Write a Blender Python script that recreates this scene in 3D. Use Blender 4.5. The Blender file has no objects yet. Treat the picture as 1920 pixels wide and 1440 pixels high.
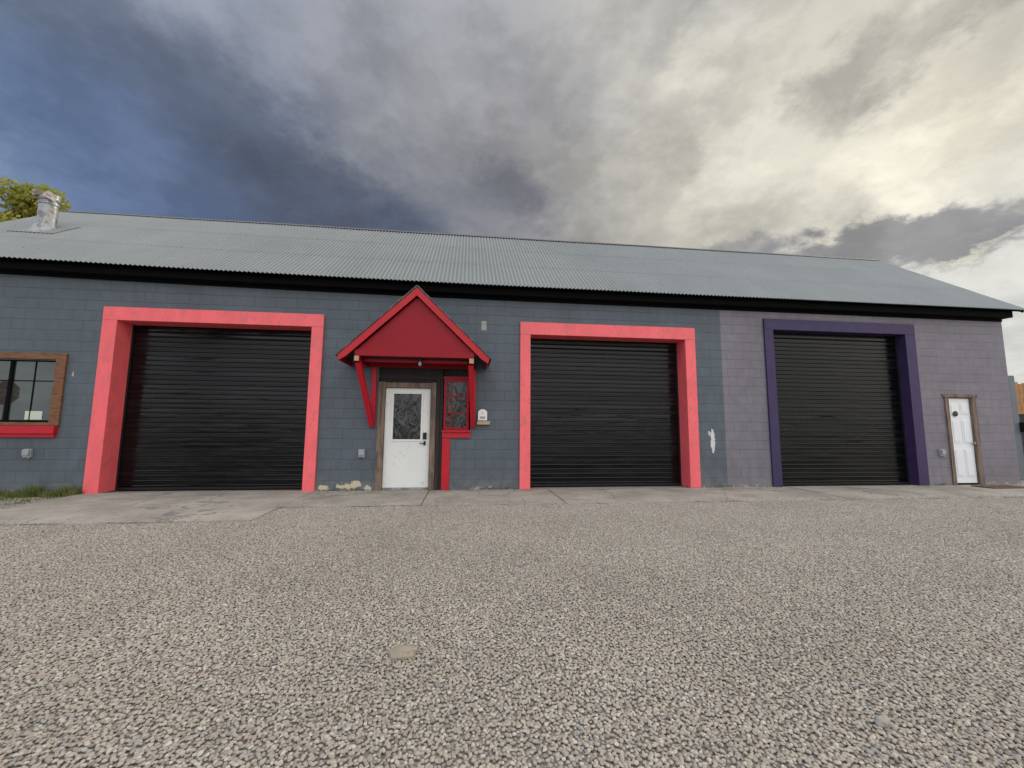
import bpy, bmesh, math, random
import numpy as np
from mathutils import Vector, Matrix, noise as mnoise
random.seed(7); rng=np.random.default_rng(7)
scene=bpy.context.scene; COL=scene.collection
scene.view_settings.view_transform='Standard'; scene.view_settings.look='None'; scene.view_settings.exposure=0

# ------------------------------------------------------------ node helpers
class NT:
    def __init__(s,nt): s.nt=nt; s.n=nt.nodes; s.l=nt.links
    def node(s,t,**k):
        n=s.n.new(t)
        for a,b in k.items(): setattr(n,a,b)
        return n
    def put(s,sock,v):
        if isinstance(v,bpy.types.NodeSocket): s.l.new(v,sock)
        elif v is not None:
            if sock.type=='RGBA' and len(v)==3: v=(*v,1)
            sock.default_value=v
    def math(s,op,a,b=None,c=None,clamp=False):
        n=s.node('ShaderNodeMath',operation=op,use_clamp=clamp); s.put(n.inputs[0],a)
        if b is not None: s.put(n.inputs[1],b)
        if c is not None: s.put(n.inputs[2],c)
        return n.outputs[0]
    def vm(s,op,a,b=None,sc=None):
        n=s.node('ShaderNodeVectorMath',operation=op); s.put(n.inputs[0],a)
        if b is not None: s.put(n.inputs[1],b)
        if sc is not None: s.put(n.inputs['Scale'],sc)
        return n.outputs['Value'] if op in('DOT_PRODUCT','LENGTH','DISTANCE') else n.outputs[0]
    def sep(s,v):
        n=s.node('ShaderNodeSeparateXYZ'); s.put(n.inputs[0],v); return n.outputs
    def comb(s,x,y,z):
        n=s.node('ShaderNodeCombineXYZ')
        for i,v in enumerate((x,y,z)): s.put(n.inputs[i],v)
        return n.outputs[0]
    def noise(s,v,scale,detail=4,rough=.55,dist=0,col=False):
        n=s.node('ShaderNodeTexNoise'); s.put(n.inputs['Vector'],v); n.inputs['Scale'].default_value=scale
        n.inputs['Detail'].default_value=detail; n.inputs['Roughness'].default_value=rough; n.inputs['Distortion'].default_value=dist
        return n.outputs['Color'] if col else n.outputs['Fac']
    def mix(s,f,a,b,blend='MIX'):
        n=s.node('ShaderNodeMix',data_type='RGBA',blend_type=blend)
        s.put(n.inputs[0],f); s.put(n.inputs[6],a); s.put(n.inputs[7],b); return n.outputs[2]
    def mapr(s,v,a,b,c=0.,d=1.,smooth=True):
        n=s.node('ShaderNodeMapRange',interpolation_type='SMOOTHSTEP' if smooth else 'LINEAR')
        s.put(n.inputs[0],v)
        for i,x in enumerate((a,b,c,d)): n.inputs[i+1].default_value=x
        return n.outputs[0]
    def ramp(s,f,stops,interp='LINEAR'):
        n=s.node('ShaderNodeValToRGB'); r=n.color_ramp; r.interpolation=interp
        while len(r.elements)<len(stops): r.elements.new(.5)
        for e,(p,c) in zip(r.elements,stops): e.position=p; e.color=(*c,1)
        s.put(n.inputs[0],f); return n.outputs[0]
def lin(r,g,b):
    f=lambda c:(c/255/12.92 if c<=10 else ((c/255+.055)/1.055)**2.4)
    return (f(r),f(g),f(b))
def new_mat(name):
    m=bpy.data.materials.new(name); m.use_nodes=True; N=NT(m.node_tree); N.n.clear()
    o=N.node('ShaderNodeOutputMaterial'); p=N.node('ShaderNodeBsdfPrincipled'); N.l.new(p.outputs[0],o.inputs[0])
    tc=N.node('ShaderNodeTexCoord').outputs['Object']
    return m,N,p,tc
def bump(N,p,h,strength=.3,dist=.01):
    b=N.node('ShaderNodeBump'); b.inputs['Strength'].default_value=strength; b.inputs['Distance'].default_value=dist
    N.put(b.inputs['Height'],h); N.l.new(b.outputs[0],p.inputs['Normal'])
def surf(name,col,rough=.6,var=.25,scale=3,bs=.15,bscale=60,bd=.003,metal=0,stretch=(1,1,1),dirt=None,dirt_amt=0,dirt_scale=5,spec=.5):
    m,N,p,tc=new_mat(name)
    v=N.vm('MULTIPLY',tc,stretch)
    n1=N.noise(v,scale,5,.6); n2=N.noise(v,scale*9,3,.6)
    k=N.math('ADD',N.math('MULTIPLY',n1,.7),N.math('MULTIPLY',n2,.3))
    f=N.mapr(k,.3,.7,1-var,1+var,False)
    c=N.vm('SCALE',col,sc=f)
    if dirt:
        dm=N.mapr(N.noise(v,dirt_scale,6,.7),.62-.25*dirt_amt,.70-.2*dirt_amt)
        c=N.mix(N.math('MULTIPLY',dm,.85),c,dirt)
    N.put(p.inputs['Base Color'],c)
    N.put(p.inputs['Roughness'],N.mapr(n2,.3,.7,rough-.08,rough+.08,False)); p.inputs['Metallic'].default_value=metal
    p.inputs['Specular IOR Level'].default_value=spec
    bump(N,p,N.noise(v,bscale,4,.6),bs,bd)
    return m

# ------------------------------------------------------------ mesh helpers
class B:
    def __init__(s): s.v=[]; s.f=[]
    def box(s,x0,x1,y0,y1,z0,z1):
        i=len(s.v)
        s.v+=[(x0,y0,z0),(x1,y0,z0),(x1,y1,z0),(x0,y1,z0),(x0,y0,z1),(x1,y0,z1),(x1,y1,z1),(x0,y1,z1)]
        s.f+=[tuple(i+k for k in q) for q in((0,3,2,1),(4,5,6,7),(0,1,5,4),(1,2,6,5),(2,3,7,6),(3,0,4,7))]; return s
    def beam(s,a,b,w,h,up=(0,0,1)):
        a=Vector(a); b=Vector(b); d=(b-a).normalized(); u=Vector(up); r=d.cross(u).normalized(); u=r.cross(d).normalized()
        i=len(s.v)
        for P in(a,b):
            for sx,sz in((-1,-1),(1,-1),(1,1),(-1,1)): s.v.append(tuple(P+r*sx*w/2+u*sz*h/2))
        s.f+=[tuple(i+k for k in q) for q in((0,1,2,3),(7,6,5,4),(0,4,5,1),(1,5,6,2),(2,6,7,3),(3,7,4,0))]; return s
    def prism(s,poly,y0,y1):   # poly in xz
        i=len(s.v); n=len(poly)
        s.v+=[(x,y0,z) for x,z in poly]+[(x,y1,z) for x,z in poly]
        s.f.append(tuple(i+k for k in range(n))); s.f.append(tuple(i+n+k for k in reversed(range(n))))
        for k in range(n): s.f.append((i+k,i+n+k,i+n+(k+1)%n,i+(k+1)%n))
        return s
    def lathe(s,prof,c,seg=24,axis='z'):
        i=len(s.v); m=len(prof)
        for r,h in prof:
            for k in range(seg):
                a=2*math.pi*k/seg; p=(r*math.cos(a),r*math.sin(a),h)
                if axis=='y': p=(p[0],p[2],p[1])
                s.v.append((c[0]+p[0],c[1]+p[1],c[2]+p[2]))
        for j in range(m-1):
            for k in range(seg):
                s.f.append((i+j*seg+k,i+j*seg+(k+1)%seg,i+(j+1)*seg+(k+1)%seg,i+(j+1)*seg+k))
        s.f.append(tuple(i+k for k in range(seg))); s.f.append(tuple(i+(m-1)*seg+k for k in range(seg)))
        return s
    def done(s,name,mat,parent=None,bevel=0,smooth=False):
        me=bpy.data.meshes.new(name); me.from_pydata(s.v,[],s.f); me.update()
        bm=bmesh.new(); bm.from_mesh(me); bmesh.ops.recalc_face_normals(bm,faces=bm.faces)
        if bevel: bmesh.ops.bevel(bm,geom=list(bm.edges),offset=bevel,segments=2,profile=.6,affect='EDGES')
        bm.to_mesh(me); bm.free()
        if smooth: me.shade_smooth()
        me.materials.append(mat)
        o=bpy.data.objects.new(name,me); COL.objects.link(o); par(o,parent); return o
def par(o,parent):
    if parent is None: return
    o.parent=parent
    if parent.type=='EMPTY': o.matrix_parent_inverse=Matrix.Translation(-parent.location)
def thing(name,loc,label,cat,group=None):
    e=bpy.data.objects.new(name,None); e.location=loc; e.empty_display_size=.2; COL.objects.link(e); tag(e,label,cat,group); return e
def tag(o,label,cat,group=None):
    o["label"]=label; o["category"]=cat
    if group: o["group"]=group
def text_mesh(name,body,size,mat,parent,M,depth=.002,align='CENTER'):
    cu=bpy.data.curves.new(name,'FONT'); cu.body=body; cu.size=size; cu.extrude=depth; cu.align_x=align; cu.align_y='CENTER'; cu.offset=size*.015
    t=bpy.data.objects.new(name+"_c",cu); COL.objects.link(t)
    dg=bpy.context.evaluated_depsgraph_get(); me=bpy.data.meshes.new_from_object(t.evaluated_get(dg))
    bpy.data.objects.remove(t); me.transform(M); me.materials.clear(); me.materials.append(mat)
    o=bpy.data.objects.new(name,me); COL.objects.link(o); par(o,parent); return o

# ------------------------------------------------------------ camera
yaw,pitch,roll,fpx,H,D=0.1134,0.1066,0.0074,760,1.2805,8.5821
f=Vector((math.sin(yaw)*math.cos(pitch),math.cos(yaw)*math.cos(pitch),math.sin(pitch)))
r=Vector((math.cos(yaw),-math.sin(yaw),0)); u=r.cross(f)
r2=r*math.cos(roll)+u*math.sin(roll); u2=-r*math.sin(roll)+u*math.cos(roll)
cam=bpy.data.cameras.new("camera"); co=bpy.data.objects.new("camera",cam); COL.objects.link(co)
M=Matrix((r2,u2,-f)).transposed().to_4x4(); M.translation=Vector((0,-D,H)); co.matrix_world=M
cam.sensor_width=36; cam.lens=fpx/1920*36; cam.clip_end=2000; cam.clip_start=.05; scene.camera=co

# ------------------------------------------------------------ world
SUN_AZ,SUN_EL=52.6,25.0
def dirv(az,el):
    a,e=math.radians(az),math.radians(el); return Vector((math.sin(a)*math.cos(e),math.cos(a)*math.cos(e),math.sin(e)))
w=bpy.data.worlds.new("World"); scene.world=w; w.use_nodes=True; N=NT(w.node_tree); N.n.clear()
out=N.node('ShaderNodeOutputWorld'); bg=N.node('ShaderNodeBackground'); N.l.new(bg.outputs[0],out.inputs[0])
d=N.node('ShaderNodeTexCoord').outputs['Generated']; d=N.vm('NORMALIZE',d)
x,y,z=N.sep(d)
zz=N.math('ADD',N.math('MAXIMUM',z,0.),.6)
P1=N.comb(N.math('DIVIDE',x,zz),N.math('DIVIDE',y,zz),N.math('MULTIPLY',z,.9))
w1=N.vm('SUBTRACT',N.noise(P1,2.3,3,.5,.1,col=True),(.5,.5,.5))
w2=N.vm('SUBTRACT',N.noise(P1,7.5,7,.64,.1,col=True),(.5,.5,.5))
dw=N.vm('NORMALIZE',N.vm('ADD',d,N.vm('ADD',N.vm('SCALE',w1,sc=.42),N.vm('SCALE',w2,sc=.30))))
dp=N.vm('ADD',d,N.vm('ADD',N.vm('SCALE',w1,sc=.12),N.vm('SCALE',w2,sc=.21)))
anch=[(-48,36,(130,143,166),60),(-45,23.5,(98,124,162),80),(-40,27,(92,109,140),90),(-27,33,(102,110,129),90),(-30,43,(140,146,160),70),
(-36,22,(94,109,143),80),(-13.4,27,(92,99,117),90),(-22,20,(88,102,132),60),(1.5,47,(168,168,171),70),(4,30,(132,132,139),110),(-10,37,(140,142,149),80),(12,36,(160,159,159),80),(25.4,39,(208,204,194),90),
(33,46,(186,184,180),70),(22,27,(164,161,155),80),(41,31,(244,240,222),90),(52.6,26,(292,285,258),180),(34,24,(190,186,174),90),(48,20.5,(190,188,180),90),(60,22,(203,201,190),120),
(57,34,(204,200,187),80),(50,12,(196,197,196),90),(60,10,(216,217,213),90),(15,55,(168,168,170),40),(-14,48,(150,153,163),60),
]
acc=None; wsum=None
def add_anchor(az,el,c,k,scale=1.):
    global acc,wsum
    a=dirv(az,el)
    e=N.math('EXPONENT',N.math('MULTIPLY_ADD',N.vm('DOT_PRODUCT',dw,tuple(a)),float(k),-float(k)))
    col=N.vm('SCALE',tuple(c),sc=e)
    acc=col if acc is None else N.vm('ADD',acc,col)
    wsum=e if wsum is None else N.math('ADD',wsum,e)
for az,el,c,k in anch: add_anchor(az,el,lin(*c),k)
for az,el,c,k in [(180,28,(1.85,1.86,1.9),7),(-130,45,(1.4,1.48,1.62),7),(0,90,(1.6,1.6,1.62),14),(115,25,(1.5,1.45,1.35),10),(-100,20,(.8,.92,1.15),10)]:
    add_anchor(az,el,c,k)
base=N.vm('SCALE',acc,sc=N.math('DIVIDE',1.,N.math('ADD',wsum,1e-6)))
n3=N.noise(P1,4.0,7,.60,.1); n4=N.noise(P1,9.5,6,.62)
mod=N.math('ADD',N.mapr(n3,.40,.60,.87,1.10),N.mapr(n4,.42,.58,-.055,.055))
cl=N.vm('SCALE',base,sc=mod)
def patch(az,el,sx,sz,tilt,col,op,inner=.55,outer=1.15):
    global cl
    c=dirv(az,el); a=math.radians(az); rt=Vector((math.cos(a),-math.sin(a),0)); up=rt.cross(c); t=math.radians(tilt)
    ax=(rt*math.cos(t)+up*math.sin(t))/sx; az_=(-rt*math.sin(t)+up*math.cos(t))/sz
    q=N.vm('SUBTRACT',dp,tuple(c))
    l=N.vm('LENGTH',N.comb(N.vm('DOT_PRODUCT',q,tuple(ax)),N.vm('DOT_PRODUCT',q,tuple(az_)),0.))
    m=N.math('MULTIPLY',N.mapr(l,outer,inner),op)
    cl=N.mix(m,cl,N.vm('SCALE',lin(*col),sc=mod))
patch(-32,33.5,.44,.11,-24,(84,94,113),.72,.3,1.3)
patch(-18,28,.26,.08,-20,(82,90,108),.65,.3,1.3)
patch(5,30.5,.14,.055,-5,(108,110,120),.65,.25,1.3)
patch(12,41,.10,.16,-60,(146,146,150),.45,.2,1.4)
patch(47,34.5,.085,.05,35,(148,145,142),.7,.3,1.3)
patch(57,36,.13,.028,20,(166,164,157),.55,.3,1.3)
patch(30,43,.09,.035,50,(165,163,160),.5,.3,1.3)
patch(29,30,.05,.10,-15,(170,166,158),.5,.3,1.3)
patch(50,18.6,.27,.052,-3,(122,124,131),.90,.6,1.12)
patch(36,20.0,.14,.038,8,(130,131,137),.65,.4,1.3)
patch(58,16.5,.04,.008,16,(240,236,214),.5,.2,1.4)
sky=N.node('ShaderNodeTexSky'); sky.sky_type='NISHITA'; sky.sun_disc=False
sky.sun_elevation=math.radians(SUN_EL); sky.sun_rotation=math.radians(SUN_AZ)
ns=N.vm('SCALE',sky.outputs[0],sc=.08)
fin=N.mix(.96,ns,cl)
N.put(bg.inputs[0],fin); bg.inputs[1].default_value=1.0

sl=bpy.data.lights.new("sun",'SUN'); sl.energy=1.3; sl.angle=math.radians(16); sl.color=(1,.93,.81)
so=bpy.data.objects.new("sun",sl); COL.objects.link(so); so.rotation_euler=dirv(SUN_AZ,SUN_EL).to_track_quat('Z','Y').to_euler(); so.location=(10,10,15)

# ------------------------------------------------------------ materials
mwall,N,p,tc=new_mat("painted_block")
X,Y,Z=N.sep(tc)
uv=N.comb(N.math('ADD',X,Y),Z,0.)
br=N.node('ShaderNodeTexBrick'); N.put(br.inputs['Vector'],N.vm('ADD',uv,N.vm('SCALE',N.vm('SUBTRACT',N.noise(tc,1.5,3,.5,col=True),(.5,.5,.5)),sc=.018)))
br.inputs['Scale'].default_value=1; br.inputs['Brick Width'].default_value=.41; br.inputs['Row Height'].default_value=.205
br.inputs['Mortar Size'].default_value=.006; br.inputs['Mortar Smooth'].default_value=.8
br.inputs['Color1'].default_value=(.96,.96,.96,1); br.inputs['Color2'].default_value=(1.04,1.04,1.04,1)
# joints fade in and out where the paint has filled them
jf=N.mapr(N.noise(tc,1.3,4,.6),.38,.62,.94,.78,False)
N.put(br.inputs['Mortar'],N.vm('SCALE',(1.,1.,1.01),sc=jf))
slate=(.078,.097,.115); plum=(.166,.152,.176)
edge=N.math('ADD',X,N.math('MULTIPLY',N.noise(tc,14,3,.6),.03))
c=N.mix(N.math('GREATER_THAN',edge,5.835),slate,plum)
c=N.vm('MULTIPLY',c,br.outputs['Color'])
nA=N.noise(tc,.8,6,.6); nB=N.noise(N.vm('MULTIPLY',tc,(1,1,.35)),7,6,.65); nC=N.noise(tc,40,4,.6)
c=N.vm('SCALE',c,sc=N.mapr(nA,.3,.7,.84,1.18,False)); c=N.vm('SCALE',c,sc=N.mapr(nB,.3,.7,.82,1.16,False))
wear=N.math('MULTIPLY',N.mapr(N.noise(tc,22,6,.75),.65,.71),N.mapr(N.noise(tc,1.7,3,.5),.46,.6))
c=N.mix(N.math('MULTIPLY',wear,.4),c,(.33,.33,.32))
spl=N.math('MULTIPLY',N.mapr(Z,.45,0.),N.mapr(N.noise(tc,5,5,.6),.35,.6))
c=N.mix(N.math('MULTIPLY',spl,.45),c,(.20,.185,.165))
peel=N.math('GREATER_THAN',N.math('SUBTRACT',N.noise(N.vm('MULTIPLY',tc,(1,1,1.6)),6,6,.6),N.math('MULTIPLY',Z,1.6)),.53)
c=N.mix(N.math('MULTIPLY',peel,.8),c,(.36,.32,.26))
wv=N.vm('SCALE',N.vm('SUBTRACT',N.noise(tc,16,5,.7,col=True),(.5,.5,.5)),sc=.10)
def spot(cx,cz,sx,sz,warp=1.):
    q=N.vm('ADD',N.comb(N.math('SUBTRACT',X,cx),N.math('SUBTRACT',Z,cz),0.),N.vm('MULTIPLY',wv,(warp,warp,0)))
    return N.math('LESS_THAN',N.vm('LENGTH',N.vm('MULTIPLY',q,(1/sx,1/sz,0))),1.)
def rect(cx,cz,sx,sz):
    a=N.math('LESS_THAN',N.math('ABSOLUTE',N.math('SUBTRACT',X,cx)),sx); b=N.math('LESS_THAN',N.math('ABSOLUTE',N.math('SUBTRACT',Z,cz)),sz)
    return N.math('MULTIPLY',a,b)
c=N.mix(spot(5.51,1.02,.05,.27,1.2),c,(.58,.58,.54))
c=N.mix(spot(5.44,1.18,.03,.05,1.),c,(.45,.45,.42))
c=N.mix(rect(.36,3.46,.055,.10),c,(.30,.31,.27))
c=N.mix(N.math('MULTIPLY',rect(12.2,2.62,.42,.22),.35),c,(.15,.125,.15))
c=N.mix(N.math('MULTIPLY',rect(6.5,2.95,.3,.16),.2),c,(.15,.125,.15))
c=N.mix(N.math('MULTIPLY',rect(-2.35,3.3,.32,.11),.25),c,(.055,.07,.09))
c=N.mix(spot(-7.46,2.24,.012,.05,1.),c,(.4,.4,.38))
for a in[(-2.78,.06,.10,.05),(-2.35,.08,.17,.05),(-2.15,.13,.10,.07),(-1.93,.05,.08,.04)]:
    c=N.mix(spot(*a,2.2),c,(.50,.44,.30))
N.put(p.inputs['Base Color'],c); N.put(p.inputs['Roughness'],N.mapr(nB,.3,.7,.5,.75,False))
h=N.math('ADD',N.math('SUBTRACT',1.,br.outputs['Fac']),N.math('ADD',N.math('MULTIPLY',nC,.45),N.math('MULTIPLY',nB,.4)))
bump(N,p,h,.65,.010)

mpink=surf("coral_paint",(.84,.125,.140),.5,.16,1.8,.3,45,.004,stretch=(1.6,1.6,.8),dirt=(.60,.13,.13),dirt_amt=.35,dirt_scale=5)
mred=surf("red_paint",(.27,.004,.012),.42,.14,1.5,.15,45,.003,stretch=(1,1,1.5),spec=.22)
mredb=surf("bright_red_paint",(.45,.010,.022),.4,.14,3,.2,45,.004,spec=.3)
mpurple=surf("purple_paint",(.042,.026,.082),.5,.2,3,.25,40,.004,spec=.3)
mblackw=surf("black_paint",(.003,.003,.0035),.85,.3,3,.2,40,.004,spec=.1)
mblack=surf("black_plastic",(.010,.010,.011),.4,.1,10,spec=.3)
mwhite=surf("white_door_paint",(.70,.70,.67),.42,.05,2,.08,60,.002,dirt=(.45,.42,.37),dirt_amt=.05,dirt_scale=9)
mwhite2=surf("white_panel_paint",(.72,.73,.74),.45,.04,2,.05,60,.002)
mplate=surf("white_plate",(.75,.75,.74),.5,.04,5)
mgrey=surf("grey_box_metal",(.30,.32,.33),.45,.15,12,metal=.3)
mwood=surf("weathered_wood",(.19,.135,.10),.8,.45,3,.6,30,.006,stretch=(9,9,1),dirt=(.08,.06,.045),dirt_amt=.6,dirt_scale=2)
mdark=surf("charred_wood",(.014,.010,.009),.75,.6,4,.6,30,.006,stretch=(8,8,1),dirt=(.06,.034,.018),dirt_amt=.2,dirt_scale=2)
mbrown=surf("stained_window_wood",(.18,.070,.024),.6,.35,3,.4,40,.004,stretch=(1,1,5),dirt=(.07,.03,.015),dirt_amt=.5)
mpine=surf("orange_fence_wood",(.36,.17,.06),.7,.3,3,.4,40,.004,stretch=(6,6,1),dirt=(.12,.08,.05),dirt_amt=.4)
mtan=surf("tan_wood",(.42,.30,.18),.7,.2,5,stretch=(1,6,6))
mgalv=surf("galvanised_pipe",(.34,.35,.36),.45,.3,6,.25,30,.003,metal=.6,dirt=(.16,.14,.12),dirt_amt=.6,dirt_scale=6)
mmat=surf("coir_mat",(.12,.07,.045),.95,.3,20,.8,200,.01)
mpaper=surf("pale_paper",(.50,.56,.45),.8,.05,5)
mcurt,N,p,tc=new_mat("black_steel_curtain")
nn=N.noise(N.vm('MULTIPLY',tc,(.25,1,3.)),4,5,.65); n5=N.noise(N.vm('MULTIPLY',tc,(.1,1,10.3)),1.,2,.5)
N.put(p.inputs['Base Color'],N.mix(N.mapr(nn,.4,.75),(.0018,.002,.0026),(.006,.0057,.0057)))
N.put(p.inputs['Roughness'],N.mapr(N.math('ADD',N.math('MULTIPLY',nn,.4),N.math('MULTIPLY',n5,.6)),.38,.62,.10,.36,False))
p.inputs['Specular IOR Level'].default_value=.26
bump(N,p,N.noise(N.vm('MULTIPLY',tc,(.4,1,1.6)),3,3,.5),.4,.02)
def glass(name,col,b=0,sc=5,ior=2.0,rough=.04,stretch=(1,1,1),hi=None):
    m,N,p,tc=new_mat(name); v=N.vm('MULTIPLY',tc,stretch)
    h=N.noise(v,sc,4,.5,1.2)
    N.put(p.inputs['Base Color'],N.mix(N.mapr(h,.5,.7),col,hi or col)); p.inputs['Roughness'].default_value=rough; p.inputs['IOR'].default_value=ior
    if b: 
        rid=N.math('ABSOLUTE',N.math('SUBTRACT',h,.5)); bump(N,p,rid,b,.06)
    return m
mglass=glass("window_glass",(.028,.038,.032),0,ior=1.6,rough=.02)
mfilm=glass("crumpled_film_glass",(.006,.008,.007),.9,3.0,1.5,.13,(1.8,1,.6),(.02,.022,.02))
mlampg=glass("lamp_glass",(.25,.26,.25),0,ior=1.6,rough=.1)
mroof,N,p,tc=new_mat("corrugated_galvanised")
X,Y,Z=N.sep(tc)
sheet=N.math('FLOOR',N.math('DIVIDE',N.math('ADD',X,20.),.66)); row=N.math('FLOOR',N.math('DIVIDE',N.math('ADD',Y,.35),1.16))
wn=N.node('ShaderNodeTexWhiteNoise'); wn.noise_dimensions='2D'; N.put(wn.inputs['Vector'],N.comb(sheet,row,0.))
k=N.mapr(wn.outputs['Value'],0,1,.975,1.025,False)
st=N.noise(N.vm('MULTIPLY',tc,(5,.6,.6)),2,6,.65); big=N.noise(tc,.5,4,.6)
c=N.vm('SCALE',(.222,.237,.235),sc=k); c=N.vm('SCALE',c,sc=N.mapr(st,.3,.7,.94,1.06,False)); c=N.vm('SCALE',c,sc=N.mapr(big,.3,.7,.93,1.07,False))
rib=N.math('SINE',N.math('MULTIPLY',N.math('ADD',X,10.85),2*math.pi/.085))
c=N.vm('SCALE',c,sc=N.mapr(rib,-1,1,.72,1.08,False))   # darker in the rib valleys, paler on the crests
fx=N.math('SUBTRACT',N.math('FRACT',N.math('DIVIDE',X,.27)),.5); fy=N.math('SUBTRACT',N.math('FRACT',N.math('DIVIDE',N.math('ADD',Y,.05),.46)),.5)
dd=N.vm('LENGTH',N.comb(N.math('MULTIPLY',fx,.27),N.math('MULTIPLY',fy,.58),0.))
c=N.mix(N.math('MULTIPLY',N.mapr(dd,.022,.010),N.mapr(N.noise(tc,3,2,.5),.4,.6,.2,.8)),c,(.10,.085,.07))
N.put(p.inputs['Base Color'],c); p.inputs['Metallic'].default_value=.1; N.put(p.inputs['Roughness'],N.mapr(st,.3,.7,.52,.62,False)); p.inputs['Specular IOR Level'].default_value=.35
mconc,N,p,tc=new_mat("worn_concrete")
n1=N.noise(tc,1.1,6,.62); n2=N.noise(tc,14,5,.7); n3=N.noise(tc,90,3,.6)
c=N.mix(N.mapr(n1,.35,.65),(.285,.252,.212),(.40,.36,.305)); c=N.vm('SCALE',c,sc=N.mapr(n2,.3,.7,.84,1.14,False)); c=N.vm('SCALE',c,sc=N.mapr(n3,.3,.7,.93,1.07,False))
X,Y,Z=N.sep(tc)
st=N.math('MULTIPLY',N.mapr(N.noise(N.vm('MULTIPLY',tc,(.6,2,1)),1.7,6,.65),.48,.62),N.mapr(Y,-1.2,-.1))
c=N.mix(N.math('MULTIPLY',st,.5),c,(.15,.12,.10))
vo=N.node('ShaderNodeTexVoronoi'); vo.feature='DISTANCE_TO_EDGE'; vo.inputs['Scale'].default_value=.55
N.put(vo.inputs['Vector'],N.vm('ADD',tc,N.vm('SCALE',N.noise(tc,3,5,.6,col=True),sc=.25)))
cr=N.mapr(vo.outputs['Distance'],.008,.002)
c=N.mix(N.math('MULTIPLY',cr,.6),c,(.11,.10,.09))
N.put(p.inputs['Base Color'],c); p.inputs['Roughness'].default_value=.88
bump(N,p,N.math('SUBTRACT',N.math('ADD',N.math('MULTIPLY',n2,.6),N.math('MULTIPLY',n3,.3)),cr),.5,.006)
PAL=[(0.,(.18,.162,.14)),(.12,(.33,.28,.222)),(.26,(.385,.34,.272)),(.38,(.26,.235,.205)),(.5,(.43,.385,.31)),(.60,(.335,.262,.218)),(.70,(.285,.272,.255)),(.80,(.38,.342,.285)),(.9,(.49,.452,.385)),(1.,(.21,.192,.175))]
mground,N,p,tc=new_mat("gravel_ground")
X,Y,Z=N.sep(tc)
vo=N.node('ShaderNodeTexVoronoi'); vo.inputs['Scale'].default_value=55; N.put(vo.inputs['Vector'],tc)
c=N.ramp(N.sep(vo.outputs['Color'])[0],PAL)
c=N.vm('SCALE',c,sc=N.mapr(vo.outputs['Distance'],.2,.75,1.,.6,False))
dirt=N.mix(N.noise(tc,9,6,.7),(.24,.205,.165),(.36,.32,.27))
dm=N.math('MULTIPLY',N.mapr(Y,-2.9,-2.4),N.mapr(N.noise(tc,3,4,.6),.3,.55))
c=N.mix(dm,c,dirt)
far=N.mapr(N.vm('LENGTH',tc),22,45); c=N.mix(far,c,N.mix(N.noise(tc,.3,5,.6),(.10,.11,.05),(.26,.23,.17)))
N.put(p.inputs['Base Color'],c); p.inputs['Roughness'].default_value=.9
mstone,N,p,tc=new_mat("pebble")
oin=N.node('ShaderNodeObjectInfo'); oi=oin.outputs['Random']
c=N.ramp(oi,PAL); c=N.vm('SCALE',c,sc=N.mapr(N.noise(tc,2.2,3,.6),.3,.7,.88,1.12,False))
c=N.vm('SCALE',c,sc=N.mapr(N.noise(oin.outputs['Location'],.6,4,.6),.32,.68,.91,1.08,False))
N.put(p.inputs['Base Color'],c); p.inputs['Roughness'].default_value=.78; p.inputs['Specular IOR Level'].default_value=.3
def leafmat(name,a,b,s):
    m,N,p,tc=new_mat(name); c=N.mix(N.mapr(N.noise(tc,s,3,.6),.35,.65),a,b); N.put(p.inputs['Base Color'],c); p.inputs['Roughness'].default_value=.6
    tr=N.node('ShaderNodeBsdfTranslucent'); N.put(tr.inputs[0],c); ms=N.node('ShaderNodeMixShader'); ms.inputs[0].default_value=.45
    N.l.new(p.outputs[0],ms.inputs[1]); N.l.new(tr.outputs[0],ms.inputs[2]); N.l.new(ms.outputs[0],[q for q in N.n if q.type=='OUTPUT_MATERIAL'][0].inputs[0]); return m
mleaf=leafmat("spring_leaves",(.28,.29,.05),(.46,.42,.09),.8)
mgrass=leafmat("grass_blades",(.09,.15,.03),(.24,.25,.08),6)
mbark=surf("bark",(.11,.085,.065),.9,.4,5,.8,20,.02,stretch=(3,3,1))

# ------------------------------------------------------------ ground
def plane(name,x0,x1,y0,y1,z,mat,kind='structure'):
    me=bpy.data.meshes.new(name); me.from_pydata([(x0,y0,z),(x1,y0,z),(x1,y1,z),(x0,y1,z)],[],[(0,1,2,3)]); me.materials.append(mat)
    o=bpy.data.objects.new(name,me); COL.objects.link(o); o["kind"]=kind; return o
plane("ground",-600,600,-600,600,-.024,mground)
b=B()
def slab(pts,z=0.,th=.12):
    i=len(b.v); n=len(pts); b.v.extend([(x,y,z) for x,y in pts]); b.v.extend([(x,y,z-th) for x,y in pts])
    b.f.append(tuple(i+k for k in range(n))); b.f.append(tuple(i+n+k for k in reversed(range(n))))
    for k in range(n): b.f.append((i+k,i+n+k,i+n+(k+1)%n,i+(k+1)%n))
def rag(xa,xb,y,amp=.035,step=.12):
    n=max(2,int(abs(xb-xa)/step)); return [(xa+(xb-xa)*k/n,y+mnoise.noise(Vector((xa+(xb-xa)*k/n*1.,y,3))*2.3)*amp*2) for k in range(n+1)]
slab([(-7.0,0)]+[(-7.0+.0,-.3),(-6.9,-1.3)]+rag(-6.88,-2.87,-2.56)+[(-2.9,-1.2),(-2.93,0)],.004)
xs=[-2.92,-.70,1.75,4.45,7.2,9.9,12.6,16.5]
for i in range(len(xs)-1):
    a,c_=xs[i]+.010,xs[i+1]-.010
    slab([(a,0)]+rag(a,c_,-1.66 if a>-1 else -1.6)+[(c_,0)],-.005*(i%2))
pave=b.done("pavement",mconc,None); pave["kind"]="structure"

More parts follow.
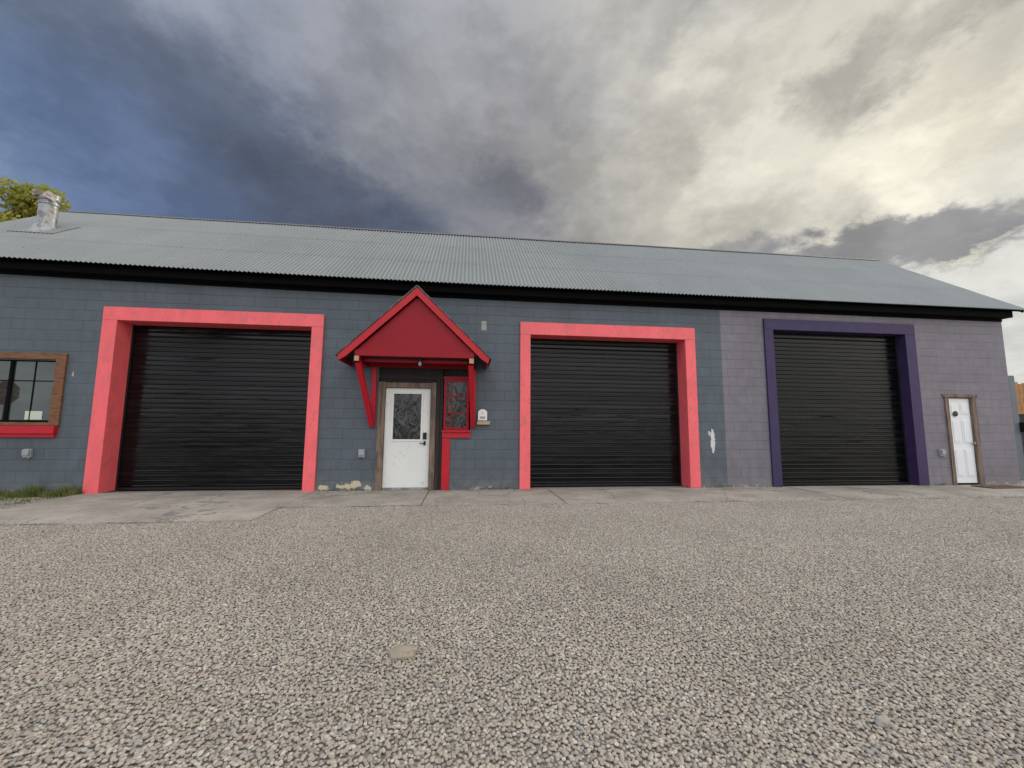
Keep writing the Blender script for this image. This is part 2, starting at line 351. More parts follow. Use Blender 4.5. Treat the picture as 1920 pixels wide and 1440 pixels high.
# gravel
sp=.0162
gy=np.arange(-8.0,-.2,sp)
pts=[]
for yy in gy:
    dist=yy+D
    half_l=max(1.3,(dist)*1.10+.5); half_r=max(1.3,dist*1.57+.3)
    xsr=np.arange(-min(half_l,9.5),min(half_r,14.4),sp)
    X_=xsr+rng.uniform(-.5,.5,len(xsr))*sp*1.2; Y_=yy+rng.uniform(-.5,.5,len(xsr))*sp*1.2
    edge_n=np.sin(X_*3.1)*.02+np.sin(X_*7.7+1)*.012+rng.exponential(.016,len(X_))
    lim=np.where((X_>-6.93)&(X_<-2.88),-2.58,-1.68)
    prob=np.ones(len(X_)); 
    left=(X_<=-6.93)&(Y_>-2.3); prob[left]=np.clip((-Y_[left]-.4)/2.2,0,1)*.5
    lim=np.where(X_<=-6.93,-.35,lim)
    ok=(Y_<lim+edge_n)&(rng.uniform(0,1,len(X_))<prob)
    Z_=np.where(Y_>np.where((X_>-6.93)&(X_<-2.88),-2.56,-1.66),.003,-.016)+rng.uniform(-.003,.004,len(X_))
    Z_=np.where(X_<-6.95,-.018,Z_)
    pts.append(np.stack([X_[ok],Y_[ok],Z_[ok]],1))
n=500; sx=rng.uniform(-6.8,14,n); sy=np.where(sx<-2.9,-2.55,-1.65)+rng.exponential(.13,n)
okk=sy<-.05; pts.append(np.stack([sx[okk],sy[okk],np.full(okk.sum(),.006)],1))
pts=np.concatenate(pts)
me=bpy.data.meshes.new("gravel"); me.vertices.add(len(pts)); me.vertices.foreach_set("co",pts.astype(np.float32).ravel()); me.update()
grav=bpy.data.objects.new("gravel",me); COL.objects.link(grav); grav["kind"]="stuff"; me.materials.append(mstone)
ng=bpy.data.node_groups.new("pebbles",'GeometryNodeTree'); ng.interface.new_socket("Geometry",in_out='INPUT',socket_type='NodeSocketGeometry'); ng.interface.new_socket("Geometry",in_out='OUTPUT',socket_type='NodeSocketGeometry')
gn=ng.nodes; gl=ng.links; gi=gn.new('NodeGroupInput'); go=gn.new('NodeGroupOutput')
join=gn.new('GeometryNodeJoinGeometry')
for k in range(7):
    ico=gn.new('GeometryNodeMeshIcoSphere'); ico.inputs['Radius'].default_value=1; ico.inputs['Subdivisions'].default_value=3
    nz=gn.new('ShaderNodeTexNoise'); nz.noise_dimensions='4D'; nz.inputs['W'].default_value=k*3.7; nz.inputs['Scale'].default_value=.55; nz.inputs['Detail'].default_value=0.
    sb=gn.new('ShaderNodeVectorMath'); sb.operation='SUBTRACT'; gl.new(nz.outputs['Color'],sb.inputs[0]); sb.inputs[1].default_value=(.5,.5,.5)
    sc=gn.new('ShaderNodeVectorMath'); sc.operation='SCALE'; gl.new(sb.outputs[0],sc.inputs[0]); sc.inputs['Scale'].default_value=.7
    sp_=gn.new('GeometryNodeSetPosition'); gl.new(ico.outputs[0],sp_.inputs[0]); gl.new(sc.outputs[0],sp_.inputs['Offset'])
    ss=gn.new('GeometryNodeSetShadeSmooth'); gl.new(sp_.outputs[0],ss.inputs[0])
    sm=gn.new('GeometryNodeSetMaterial'); gl.new(ss.outputs[0],sm.inputs[0]); sm.inputs['Material'].default_value=mstone
    g2=gn.new('GeometryNodeGeometryToInstance'); gl.new(sm.outputs[0],g2.inputs[0]); gl.new(g2.outputs[0],join.inputs[0])
def rnd(t,lo,hi,seed):
    q=gn.new('FunctionNodeRandomValue'); q.data_type=t
    ins=[s for s in q.inputs if s.enabled]
    for s in ins:
        if s.name=='Min': s.default_value=lo
        if s.name=='Max': s.default_value=hi
        if s.name=='Seed': s.default_value=seed
    return [s for s in q.outputs if s.enabled][0]
iop=gn.new('GeometryNodeInstanceOnPoints'); gl.new(gi.outputs[0],iop.inputs['Points']); gl.new(join.outputs[0],iop.inputs['Instance'])
iop.inputs['Pick Instance'].default_value=True; gl.new(rnd('INT',0,6,1),iop.inputs['Instance Index'])
gl.new(rnd('FLOAT_VECTOR',(-.25,-.25,0),(.25,.25,6.283),2),iop.inputs['Rotation'])
s1=rnd('FLOAT_VECTOR',(.0080,.0069,.0046),(.0116,.0094,.0066),3)
s2=rnd('FLOAT',.68,1.22,4)
mm=gn.new('ShaderNodeVectorMath'); mm.operation='SCALE'; gl.new(s1,mm.inputs[0]); gl.new(s2,mm.inputs['Scale']); gl.new(mm.outputs[0],iop.inputs['Scale'])
gl.new(iop.outputs[0],go.inputs[0])
md=grav.modifiers.new("pebbles",'NODES'); md.node_group=ng

def rock(loc,s,col,label,seed):
    bm=bmesh.new(); bmesh.ops.create_icosphere(bm,subdivisions=4,radius=1)
    for v in bm.verts:
        n_=mnoise.noise(v.co*1.1+Vector((seed,0,0)))*.3+mnoise.noise(v.co*3+Vector((seed,0,0)))*.06
        v.co=v.co*(1+n_); v.co=Vector((v.co.x*s[0],v.co.y*s[1],v.co.z*s[2]))
    me=bpy.data.meshes.new("rock"); bm.to_mesh(me); bm.free(); me.shade_smooth()
    me.materials.append(surf("rock_surface",col,.75,.18,20,.4,120,.003,dirt=(col[0]*.6,col[1]*.6,col[2]*.6),dirt_amt=.3,dirt_scale=18)); o=bpy.data.objects.new("rock",me); o.location=loc; COL.objects.link(o); tag(o,label,"rock"); return o
rock((-.33,-6.07,.0),(.080,.055,.034),(.29,.24,.18),"large smooth tan stone lying on the gravel",1)
rock((1.86,-6.84,-.002),(.036,.026,.020),(.30,.28,.25),"pale grey stone lying among smaller gravel",5)
rock((-1.95,-6.15,-.006),(.036,.028,.016),(.30,.27,.21),"flat pale tan stone set into the gravel",9)
rock((.52,-4.65,-.006),(.036,.028,.018),(.26,.22,.20),"small brownish stone lying on the gravel",15)

# grass
gv=[];gf=[]
def blade(x,y,h,z0=-.03):
    a=random.uniform(0,6.28); wv_=random.uniform(.003,.006); l=random.uniform(.2,.7)*h; ca,sa=math.cos(a),math.sin(a); i=len(gv)
    gv.extend([(x-sa*wv_,y+ca*wv_,z0),(x+sa*wv_,y-ca*wv_,z0),(x+ca*l*.35+sa*wv_*.8,y+sa*l*.35-ca*wv_*.8,z0+h*.6),(x+ca*l*.35-sa*wv_*.8,y+sa*l*.35+ca*wv_*.8,z0+h*.6),(x+ca*l,y+sa*l,z0+h)])
    gf.extend([(i,i+1,i+2,i+3),(i+3,i+2,i+4)])
for _ in range(5500):
    x=random.uniform(-11,-6.98); y=-random.expovariate(5.5)-.02
    dn=mnoise.noise(Vector((x*3.2,y*3,0)))
    if y<-1.0 or dn<.0+abs(y)*.5: continue
    blade(x,y,random.uniform(.03,.11)*(1.2 if y>-.3 else .6))
for cx_,cn,hh in((-7.22,340,.22),(-7.45,110,.12),(-7.75,400,.23),(-8.05,90,.12),(-8.45,240,.14)):
    for _ in range(cn):
        x=cx_+random.gauss(0,.085); y=-abs(random.gauss(0,.13))-.04
        if x<-7.02: blade(x,y,random.uniform(.3,1)*hh)
for _ in range(2600):
    x=random.uniform(-9.5,-7.0); y=random.uniform(-2.0,-.4)
    if mnoise.noise(Vector((x*2.8,y*2.8,5)))>.17: blade(x,y,random.uniform(.03,.09))
for _ in range(160):
    x=random.choice([-2.2,.9,.6,5.7,-2.7,11.2])+random.gauss(0,.1); blade(x,-random.uniform(.0,.03),random.uniform(.02,.07),0)
me=bpy.data.meshes.new("grass"); me.from_pydata(gv,[],gf); me.materials.append(mgrass)
o=bpy.data.objects.new("grass",me); COL.objects.link(o); o["kind"]="stuff"

# ------------------------------------------------------------ building
BL=thing("garage_building",(1.35,3.1,0),"long painted block garage building with grey corrugated metal roof","building")
XL,XR,WT=-10.7,13.46,4.25; YB=6.2
ops=[(-6.79,-3.14,-.05,3.32),(1.35,4.94,-.05,3.31),(7.09,10.62,-.05,3.62),(-1.79,-.47,-.05,2.5),(-.47,.10,1.05,2.5),(11.57,12.36,-.05,2.09),(-9.3,-7.72,1.28,2.48)]
b=B(); gx=sorted({XL,XR}|{v for o_ in ops for v in o_[:2]}); gz=sorted({-.05,WT}|{v for o_ in ops for v in o_[2:]})
inn=lambda cx,cz:any(a<cx<c_ and e<cz<g for a,c_,e,g in ops)
for i in range(len(gx)-1):
    for j in range(len(gz)-1):
        x0,x1,z0,z1=gx[i],gx[i+1],gz[j],gz[j+1]
        if inn((x0+x1)/2,(z0+z1)/2): continue
        k=len(b.v); b.v+=[(x0,0,z0),(x1,0,z0),(x1,0,z1),(x0,0,z1)]; b.f.append((k,k+1,k+2,k+3))
for a,c_,e,g in ops:
    k=len(b.v); b.v+=[(a,0,e),(c_,0,e),(c_,0,g),(a,0,g),(a,.42,e),(c_,.42,e),(c_,.42,g),(a,.42,g)]
    b.f+=[(k,k+4,k+7,k+3),(k+1,k+2,k+6,k+5),(k+3,k+7,k+6,k+2),(k,k+1,k+5,k+4)]
for xx in(XL,XR):
    k=len(b.v); b.v+=[(xx,0,-.05),(xx,YB,-.05),(xx,YB,WT),(xx,0,WT),(xx,3.1,WT+2.42)]; b.f.append((k,k+1,k+2,k+4,k+3))
k=len(b.v); b.v+=[(XL,YB,-.05),(XR,YB,-.05),(XR,YB,WT),(XL,YB,WT)]; b.f.append((k,k+1,k+2,k+3))
wall=b.done("wall",mwall,BL); wall["label"]="slate grey painted block wall with a plum grey end section"
RX0,RX1=-10.85,13.74
dz=lambda x:.0008*min(x-2.5,0)**2
def rp(x,t,off=0,side=1):
    y=-.35+3.45*t; z=4.25+dz(x)*(1-t)+2.73*t
    sagn=.006*math.sin(x*.9+t*3)*math.sin(x*.37)
    nx=(-.62,.785); y+=nx[0]*(off); z+=nx[1]*off+sagn*(.4+.6*t)
    return (x,y if side>0 else 6.2-y,z)
pitchw=.085; ns=int((RX1-RX0)/pitchw*8); v=[];fc=[]
for side in(1,-1):
    for sidx in range(3):
        t0,t1=sidx/3-(.012 if sidx else 0),(sidx+1)/3
        rows=[t0,(t0+t1)/2,t1]
        base=len(v)
        for t in rows:
            lift=.003*(1-(t-t0)/(t1-t0)) if sidx else 0
            for q in range(ns+1):
                x=RX0+q*pitchw/8
                v.append(rp(x,t,.012*math.sin(2*math.pi*q/8)+lift,side))
        for rr in range(2):
            for q in range(ns):
                a=base+rr*(ns+1)+q; fc.append((a,a+1,a+ns+2,a+ns+1) if side>0 else (a,a+ns+1,a+ns+2,a+1))
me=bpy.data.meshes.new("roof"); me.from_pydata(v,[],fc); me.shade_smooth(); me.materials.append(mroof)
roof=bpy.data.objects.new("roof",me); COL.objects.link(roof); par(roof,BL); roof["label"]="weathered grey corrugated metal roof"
b=B()
def strip(fa,fb,n=30):
    for k in range(n):
        xa=RX0+.02+(RX1-RX0-.04)*k/n; xb=RX0+.02+(RX1-RX0-.04)*(k+1)/n
        i=len(b.v); b.v.extend([fa(xa),fa(xb),fb(xb),fb(xa)]); b.f.append((i,i+1,i+2,i+3))
for side in(1,-1):
    strip(lambda x:rp(x,.012,-.035,side),lambda x:rp(x,1,-.035,side)); strip(lambda x:rp(x,.012,-.07,side),lambda x:rp(x,1,-.07,side))
b.done("roof_deck",mblackw,roof)
def band(name,specs,X0f,X1f,nf=24):
    global b
    b=B()
    for (ya,yb,za,zb) in specs:
        i=len(b.v)
        for k in range(nf+1):
            x=X0f+(X1f-X0f)*k/nf; dd_=dz(x); b.v+=[(x,ya,za+dd_),(x,yb,za+dd_),(x,yb,zb+dd_),(x,ya,zb+dd_)]
        for k in range(nf):
            a=i+4*k
            for q in range(4): b.f.append((a+q,a+(q+1)%4,a+4+(q+1)%4,a+4+q))
        b.f+=[(i,i+1,i+2,i+3),(i+4*nf,i+4*nf+1,i+4*nf+2,i+4*nf+3)]
    b.done(name,mblackw,roof)
band("fascia",[(-.20,-.165,4.095,4.26),(-.164,-.002,4.10,4.13)],RX0+.03,XR+.05)
band("eave_shade_strip",[(-.022,-.002,4.03,4.099)],XL+.01,XR-.002)  # black strip standing in for the eave's shade along the wall top
b=B()
for k in range(26):
    xa=RX0-.02+(RX1-RX0+.04)*k/26; xb=RX0-.02+(RX1-RX0+.04)*(k+1)/26
    i=len(b.v)
    for xx,jj in((xa,0),(xb,1)):
        zc=rp(xx,1)[2]+.02
        b.v+=[(xx,3.1-.09,zc-.06),(xx,3.1,zc+.012),(xx,3.1+.09,zc-.06)]
    b.f+=[(i,i+1,i+4,i+3),(i+1,i+2,i+5,i+4)]
mridge=surf("ridge_cap_metal",(.13,.12,.115),.6,.3,5,metal=.3)
b.done("ridge_cap",mridge,roof)
for xx in(RX0,RX1-.03):
    for yy0 in(-.27,6.47):
        b=B(); b.beam((xx+.015,yy0,4.235),(xx+.015,3.1,6.89),.03,.06); b.done("rake_board",mblackw,roof)
cx,cy=-9.62,1.42
b=B(); b.lathe([(.30,-.10),(.24,.02),(.19,.14),(.185,.16),(.160,.17),(.160,.66),(.18,.67),(.18,.70),(.162,.71),(.162,.75),(.19,.77),(.195,.80),(.182,.81),(.182,.86),(.188,.87),(.186,.91),(.15,.92)],(cx,cy,5.60),28)
b.done("chimney_pipe",mgalv,roof)
b=B()
q=[rp(-10.05,.42,.016),rp(-9.15,.42,.016),rp(-9.15,.60,.016),rp(-10.05,.60,.016)]; q2=[rp(-10.05,.42,.022),rp(-9.15,.42,.022),rp(-9.15,.60,.022),rp(-10.05,.60,.022)]
b.v=q+q2; b.f=[(0,3,2,1),(4,5,6,7),(0,1,5,4),(1,2,6,5),(2,3,7,6),(3,0,4,7)]
b.done("chimney_flashing",mroof,roof)
b=B(); b.prism([(cx-.17,6.40),(cx-.08,6.42),(cx+.1,6.38),(cx+.25,6.30),(cx+.24,6.41),(cx+.20,6.42),(cx+.17,6.52),(cx+.02,6.50),(cx-.15,6.56),(cx-.19,6.50)],cy-.21,cy-.12)
b.done("chimney_cap",surf("weathered_cap",(.42,.38,.34),.7,.4,8,dirt=(.13,.08,.06),dirt_amt=.6),roof,bevel=.01)

def garage_door(x0,x1,zt,ox0,ox1,ozt,yd,mat,label,flabel):
    v=[];fc=[]
    prof=[]; zc=.015; per=.0965
    while zc<zt:
        prof+=[(zc,0),(zc+.048,0),(zc+.055,-.012),(zc+.063,-.018),(zc+.080,-.014),(zc+.088,0)]; zc+=per
    prof=[q for q in prof if q[0]<zt+.02]
    xn=[x0-.02,x1+.02]
    for z_,y_ in prof:
        for x_ in xn: v.append((x_,yd+y_,z_))
    for k in range(len(prof)-1): fc.append((2*k,2*k+1,2*k+3,2*k+2))
    bb=B(); bb.v=v; bb.f=fc
    dr=bb.done("garage_door",mcurt,BL); dr["label"]=label
    bb=B(); bb.box(x0+.052,x1-.052,yd-.035,yd+.0,.006,.05); bb.done("bottom_rail",mblack,dr,bevel=.004)
    bb=B(); bb.box(x0+.021,x0+.05,yd-.03,yd+.02,.0,zt-.02); bb.done("guide_rail",mblack,dr,bevel=.003)
    bb=B(); bb.box(x1-.05,x1-.021,yd-.03,yd+.02,.0,zt-.02); bb.done("guide_rail",mblack,dr,bevel=.003)
    fy=-.045; bb=B()
    bb.box(ox0,x0+.02,fy,-.001,.0,zt-.02)
    bb.box(x1-.02,ox1,fy,-.001,.0,zt-.02)
    bb.box(ox0,ox1,fy-.003,-.001,zt-.018,ozt)
    bb.box(x0+.0015,x0+.019,0,yd+.03,.0,zt-.021); bb.box(x1-.019,x1-.0015,0,yd+.03,.0,zt-.021); bb.box(x0+.0015,x1-.0015,0,yd+.03,zt-.019,zt-.002)
    fr=bb.done("door_frame",mat,dr,bevel=.004); fr["label"]=flabel
garage_door(-6.79,-3.14,3.32,-7.03,-2.93,3.565,.36,mpink,"black ribbed steel roll-up door, closed","coral pink wooden door surround")
garage_door(1.35,4.94,3.31,1.147,5.16,3.565,.36,mpink,"black ribbed steel roll-up door, closed","coral pink wooden door surround")
garage_door(7.09,10.62,3.62,6.89,10.875,3.86,.20,mpurple,"black ribbed steel roll-up door, closed","dark purple wooden door surround")

b=B(); b.box(-1.65,-.735,.05,.095,.045,2.08)
ed=b.done("entry_door",mwhite,BL,bevel=.004); ed["label"]="white half-glazed entry door with crumpled film behind the pane"
b=B()
gx0,gx1,gz0,gz1=-1.48,-.92,1.02,1.96
for q in((gx0-.04,gx0,gz0-.04,gz1+.04),(gx1,gx1+.04,gz0-.04,gz1+.04),(gx0,gx1,gz0-.04,gz0),(gx0,gx1,gz1,gz1+.04)):
    b.box(q[0],q[1],.034,.052,q[2],q[3])
b.done("glazing_bead",mwhite,ed,bevel=.005)
b=B(); b.box(gx0,gx1,.044,.0495,gz0,gz1); b.done("window_pane",mfilm,ed)
b=B(); b.box(-.865,-.795,.022,.05,1.02,1.16).box(-.85,-.81,.026,.05,.90,.985); b.lathe([(.022,-.03),(.024,.0),(.024,.03)],(-.83,.03,.94),16,'y'); b.beam((-.83,.0,.94),(-.93,.0,.94),.018,.018)
b.done("door_handle",mblack,ed,bevel=.003)
b=B(); b.box(-1.645,-.74,.01,.10,.0,.045); b.done("threshold",mgalv,ed,bevel=.003)
b=B(); b.box(-1.785,-1.655,-.03,.10,.0,2.20).box(-.73,-.615,-.03,.10,.0,2.20).box(-1.655,-.73,-.028,.10,2.085,2.19)
b.done("entry_door_frame",mwood,ed,bevel=.006)
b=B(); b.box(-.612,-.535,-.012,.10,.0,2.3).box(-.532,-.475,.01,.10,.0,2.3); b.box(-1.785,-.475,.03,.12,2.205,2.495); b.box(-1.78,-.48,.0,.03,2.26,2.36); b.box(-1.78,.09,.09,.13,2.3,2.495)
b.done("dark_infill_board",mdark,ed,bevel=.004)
b=B(); b.box(-.47,-.31,-.03,-.001,.0,1.045); b.done("red_trim_board",mredb,ed,bevel=.004)
b=B(); x0,x1,z0,z1=-.455,.07,1.215,2.28; t=.055
b.box(x0,x0+t,-.02,.05,z0,z1).box(x1-t,x1,-.02,.05,z0,z1).box(x0+t,x1-t,-.018,.05,z0,z0+t).box(x0+t,x1-t,-.018,.05,z1-t,z1)
for q in(1.58,1.92): b.box(x0+t,x1-t,-.008,.03,q-.014,q+.014)
b.box(x0+.15,x0+.172,-.006,.03,z0+t,z1-t)
b.box(-.47,.10,-.004,.06,2.285,2.34)
sd=b.done("sidelight_window",mred,BL,bevel=.003)
b=B(); b.box(x0+t-.005,x1-t+.005,.012,.018,z0+t-.005,z1-t+.005); b.done("window_pane",mfilm,sd)
b=B(); b.box(-.48,.12,-.085,.05,1.175,1.212).box(-.475,.11,-.04,-.001,1.055,1.172); b.done("window_sill",mredb,sd,bevel=.005)

CXm=-.975; yf=-.80; zt_=3.97; hw=1.42; ze=2.60; th=.17
b=B()
b.prism([(CXm-1.16,2.665),(CXm+1.16,2.665),(CXm+.02,3.78),(CXm-.02,3.78)],yf+.07,yf+.095)
cp=b.done("entry_canopy",mred,BL); cp["label"]="red gabled wooden entry canopy on brackets"
b=B()
for s in(-1,1):
    b.prism([(CXm,zt_),(CXm+s*hw,ze),(CXm+s*(hw-.03),ze-.10),(CXm+s*(hw-.155),ze-.02),(CXm,zt_-th)] if s>0 else [(CXm,zt_),(CXm,zt_-th),(CXm+s*(hw-.155),ze-.02),(CXm+s*(hw-.03),ze-.10),(CXm+s*hw,ze)],yf-.03,yf+.0)
b.done("barge_board",mredb,cp,bevel=.004)
mcroof=surf("canopy_roof_metal",(.05,.06,.055),.5,.3,6,metal=.2,dirt=(.16,.13,.09),dirt_amt=.5)
b=B()
for s in(-1,1):
    a=Vector((CXm,(yf-.045)/2,zt_+.025)); e=Vector((CXm+s*(hw+.035),(yf-.045)/2,ze-.012))
    b.beam(a,e,abs(yf-.045),.022,up=(0,0,1))
b.done("canopy_roof",mcroof,cp)
b=B()
for s in(-1,1):
    b.box(*sorted((CXm+s*(hw-.06),CXm+s*(hw-.02))),yf+.002,-.01,ze-.10,ze-.012)
b.box(CXm-1.12,CXm+1.12,yf+.03,yf+.068,2.605,2.72)
for s in(-1,1): b.box(*sorted((CXm+s*1.02,CXm+s*1.12)),yf-.01,-.002,2.49,2.60)
for q in(-.5,-.2): b.box(CXm-1.0,CXm+1.0,q-.02,q+.02,2.53,2.60)
b.box(CXm-1.01,CXm+1.01,-.06,-.002,2.50,2.60)
b.done("canopy_beam",mred,cp,bevel=.004)
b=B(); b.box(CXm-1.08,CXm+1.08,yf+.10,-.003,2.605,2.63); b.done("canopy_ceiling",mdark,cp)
for s in(-1,1):
    b=B(); b.box(*sorted((CXm+s*1.03,CXm+s*1.11)),yf-.02,yf-.011,2.50,2.59); b.done("beam_end",mtan,cp)
for s in(-1,1):
    b=B(); xw=CXm+s*(.90 if s<0 else 1.13); xf=CXm+s*1.06
    b.beam((xw,-.04,1.27),(xw,-.04,2.5),.095,.076,up=(0,1,0)); b.beam((xw,-.07,1.30),(xf,yf+.08,2.49),.115,.095,up=(1,0,0))
    b.done("bracket",mredb,cp,bevel=.004)
b=B(); b.lathe([(.045,2.60),(.05,2.59),(.05,2.57),(.035,2.565),(.035,2.54)],(-.90,-.62,0),20); b.done("lamp_base",mblack,cp)
b=B(); b.lathe([(.028,2.54),(.034,2.51),(.034,2.48),(.025,2.46),(.01,2.452)],(-.90,-.62,0),20)
b.done("lamp_shade",mlampg,cp,smooth=True)

b=B(); x0,x1,z0,z1=-9.5,-7.575,1.285,2.62
b.box(x1-.17,x1,-.04,-.001,1.25,z1).box(x0,x0+.19,-.04,-.001,1.25,z1).box(x0+.19,x1-.17,-.038,-.001,2.50,z1).box(x0+.19,x1-.17,-.038,-.001,1.25,1.31)
b.box(x1-.17,x1-.145,-.02,.10,1.31,2.49).box(x0+.165,x0+.19,-.02,.10,1.31,2.49)
wn_=b.done("window",mbrown,BL,bevel=.004); wn_["label"]="wide window in orange-brown wooden frame"
b=B(); xa,xb,za,zb=x0+.19,x1-.17,1.31,2.50; xm=(xa+xb)/2
for q in((xa,xa+.04,za,zb),(xb-.04,xb,za,zb),(xm-.03,xm+.03,za,zb)): b.box(q[0],q[1],.02,.06,q[2],q[3])
for (l,r_) in((xa+.04,xm-.03),(xm+.03,xb-.04)):
    b.box(l,r_,.022,.06,za,za+.04); b.box(l,r_,.022,.06,zb-.04,zb); b.box(l,r_,.034,.05,2.08,2.10)
    b.box((l+r_)/2-.01,(l+r_)/2+.01,.036,.05,za+.04,2.08)
    b.box((l+r_)/2-.01,(l+r_)/2+.01,.036,.05,2.10,zb-.04)
b.done("sash",mblackw,wn_)
b=B(); b.box(xa,xb,.044,.05,za,zb); b.done("window_pane",mglass,wn_)
b=B(); b.box(-8.22,-7.93,.038,.0405,1.36,1.52); b.done("paper_notice",mpaper,wn_)
b=B(); b.box(x0-.05,x1+.0-.02,-.09,-.001,1.10,1.245).box(x0,x1-.04,-.05,-.001,1.03,1.098); b.done("window_sill",mredb,wn_,bevel=.006)

b=B(); b.box(11.645,12.285,.03,.07,.035,2.065)
for (xa,xb) in((11.71,11.93),(12.0,12.22)):
    for (za,zb) in((.18,.85),(.98,1.55),(1.68,1.95)):
        b.box(xa,xb,.020,.031,za,zb); b.box(xa+.035,xb-.035,.010,.021,za+.035,zb-.035)
s2_=b.done("side_door",mwhite2,BL,bevel=.006); s2_["label"]="narrow white six-panel door in weathered wood frame"
b=B(); b.box(11.545,11.64,-.035,.08,.0,2.08).box(12.29,12.40,-.035,.08,.0,2.08).box(11.50,12.45,-.038,.08,2.085,2.165); b.done("side_door_frame",mwood,s2_,bevel=.006)
b=B(); b.lathe([(.065,-.004),(.065,.004)],(11.84,.004,1.69),24,'y'); b.done("round_plaque",mblack,s2_)
b=B(); b.box(11.80,11.88,-.002,-.0005,1.695,1.706); b.done("plaque_lettering",surf("copper_text",(.35,.12,.08)),s2_)
b=B(); b.lathe([(.012,-.02),(.03,-.015),(.03,.01)],(12.245,-.02,.98),16,'y'); b.done("door_knob",mgalv,s2_,smooth=True)
for (ox,oz) in((-8.02,.74),(-2.06,.74),(11.30,.76)):
    b=B(); b.box(ox-.065,ox+.065,-.05,-.001,oz-.08,oz+.08); b.box(ox-.055,ox+.055,-.085,-.048,oz-.04,oz+.07); b.box(ox+.03,ox+.05,-.06,-.05,oz-.1,oz-.06)
    b.done("outlet_box",mgrey,BL,bevel=.008)
HS=thing("house_number_sign",(.36,-.05,1.33),"white arched house number plaque on a wooden block","sign")
b=B(); pl=[(.26,1.42),(.45,1.42),(.45,1.58)]+[(.355+.095*math.cos(a),1.58+.075*math.sin(a)) for a in np.linspace(0,math.pi,13)[1:-1]]+[(.26,1.58)]
b.prism(pl,-.075,-.06); b.done("plaque",mplate,HS,bevel=.002)
b=B(); b.box(.24,.51,-.10,-.001,1.335,1.405); b.done("wooden_block",mtan,HS,bevel=.006)
text_mesh("plaque_number","430",.075,mblack,HS,Matrix.Translation((.355,-.077,1.475))@Matrix.Rotation(math.pi/2,4,'X'),.001)
b=B(); b.prism([(.325,1.545),(.355,1.575),(.385,1.545),(.385,1.56),(.355,1.59),(.325,1.56)],-.0775,-.0755); b.done("plaque_emblem",mgrey,HS)
b=B(); b.box(11.75,12.75,-.62,-.2,.001,.018); o=b.done("doormat",mmat,None,bevel=.004); tag(o,"flat brown doormat on the concrete before the narrow door","doormat")

FN=thing("yard_fence",(15.2,1.0,0),"orange-brown board fence with grey steel gate post beside the building","fence")
b=B()
for k in range(12):
    x_=15.02+k*.155; b.box(x_,x_+.145,1.0,1.025,1.75,2.62+.03*math.sin(k*2.1))
b.done("fence_board",mpine,FN,bevel=.003)
b=B(); b.box(15.02,17.0,1.03,1.06,0,2.3); b.done("fence_panel",mdark,FN)
b=B(); b.box(14.80,14.99,.85,1.0,0,2.80); b.done("gate_post",surf("blue_grey_steel",(.12,.14,.16),.6,.15,4),FN,bevel=.006)
b=B(); b.box(14.96,15.22,.70,.849,1.25,1.52); b.box(15.08,15.16,.74,.80,.1,1.25); b.done("meter_box",mblack,FN,bevel=.01)

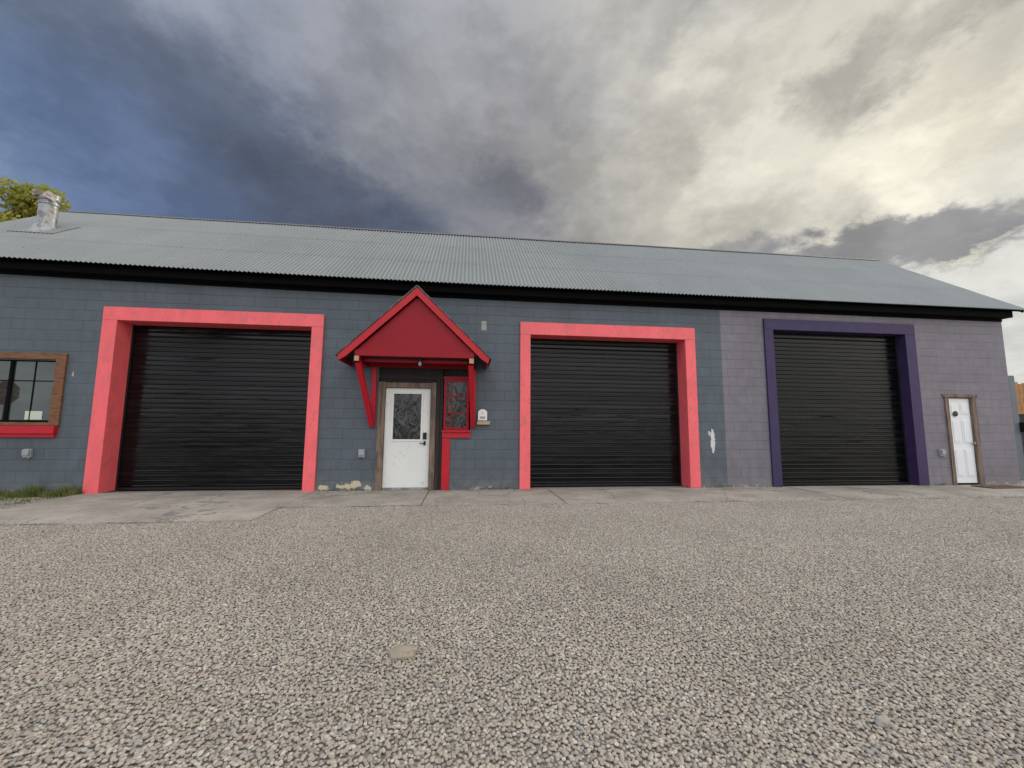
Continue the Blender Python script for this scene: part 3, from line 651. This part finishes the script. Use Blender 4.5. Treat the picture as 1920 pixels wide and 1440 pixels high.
def tree(loc,h,cr,label,seed,share=None):
    T=thing("tree",loc,label,"tree")
    if share:
        for s in share:
            o=s.copy(); COL.objects.link(o); o.parent=T; o.matrix_parent_inverse=Matrix.Identity(4); o.rotation_euler=(0,0,seed)
        return T,None
    R_=random.Random(seed); b=B()
    def limb(a,c_,r0,r1,seg=7):
        a=Vector(a);c_=Vector(c_); d_=(c_-a).normalized(); u_=d_.orthogonal().normalized(); v_=d_.cross(u_); i=len(b.v)
        for P,rr in((a,r0),((a+c_)/2+Vector((R_.uniform(-.1,.1),R_.uniform(-.1,.1),0)),(r0+r1)/2),(c_,r1)):
            for k in range(seg): an=6.283*k/seg; b.v.append(tuple(P+(u_*math.cos(an)+v_*math.sin(an))*rr))
        for j in range(2):
            for k in range(seg): b.f.append((i+j*seg+k,i+j*seg+(k+1)%seg,i+(j+1)*seg+(k+1)%seg,i+(j+1)*seg+k))
    limb((0,0,0),(.2,.1,h*.38),.32,.22); tips=[]
    for k in range(22):
        an=k*2.4; z0=h*R_.uniform(.25,.42); e=Vector((math.cos(an)*cr*R_.uniform(.1,.72),math.sin(an)*cr*R_.uniform(.1,.72),h*R_.uniform(.58,.88)))
        limb((.15,.08,z0),e,.13,.05)
        for m_ in range(4):
            t_=e+Vector((R_.gauss(0,.6),R_.gauss(0,.6),R_.uniform(0,.8))); limb(e,t_,.045,.012,5); tips.append(t_); tips.append(e+(t_-e)*.5)
    lv=[];lf_=[]
    for t_ in tips:
        rad=R_.uniform(.5,1.0)
        for _ in range(330):
            dr_=Vector((R_.gauss(0,1),R_.gauss(0,1),R_.gauss(0,.8))).normalized()*rad*R_.random()**.5
            P=t_+dr_; s=R_.uniform(.07,.13); n_=Vector((R_.gauss(0,1),R_.gauss(0,1),R_.gauss(0,1))).normalized(); u_=n_.orthogonal().normalized(); v_=n_.cross(u_)
            i=len(lv); lv.extend([tuple(P-u_*s),tuple(P+v_*s*.6),tuple(P+u_*s),tuple(P-v_*s*.6)]); lf_.append((i,i+1,i+2,i+3))
    out=[]
    for nm,vv,ff,mt in(("trunk",b.v,b.f,mbark),("crown",lv,lf_,mleaf)):
        me=bpy.data.meshes.new(nm); me.from_pydata(vv,[],ff); me.materials.append(mt); o=bpy.data.objects.new(nm,me); COL.objects.link(o); o.parent=T; out.append(o)
    return T,out
T1,share=tree((-20.9,10,0),12.3,3.6,"tall yellow-green tree in spring leaf behind the building",3)
tree((-27,-16,0),11.0,3.6,"leafy yellow-green tree across the gravel yard",2.,share)
tree((-17,-19,0),11.0,3.6,"leafy yellow-green tree across the gravel yard",4.,share)

SS=thing("stop_sign",(-14.2,-5.6,0),"red octagonal stop sign on a steel post","sign")
msr=surf("sign_red",(.55,.07,.07),.6,.06,5); msw=surf("sign_white",(.8,.8,.8),.6,.04,5)
o8=lambda r_:[(-14.2+r_*math.cos(math.pi/8+k*math.pi/4),2.23+r_*math.sin(math.pi/8+k*math.pi/4)) for k in range(8)]
b=B(); b.prism(o8(.40),-5.60,-5.597); b.done("sign_border",msw,SS)
b=B(); b.prism(o8(.375),-5.596,-5.593); b.done("sign_face",msr,SS)
b=B(); b.box(-14.23,-14.17,-5.66,-5.602,0,2.6); b.done("post",mgalv,SS,bevel=.004)
text_mesh("sign_lettering","STOP",.30,msw,SS,Matrix.Translation((-14.2,-5.590,2.23))@Matrix.Rotation(math.pi,4,'Z')@Matrix.Rotation(math.pi/2,4,'X'),.001)
print("stones",len(pts))
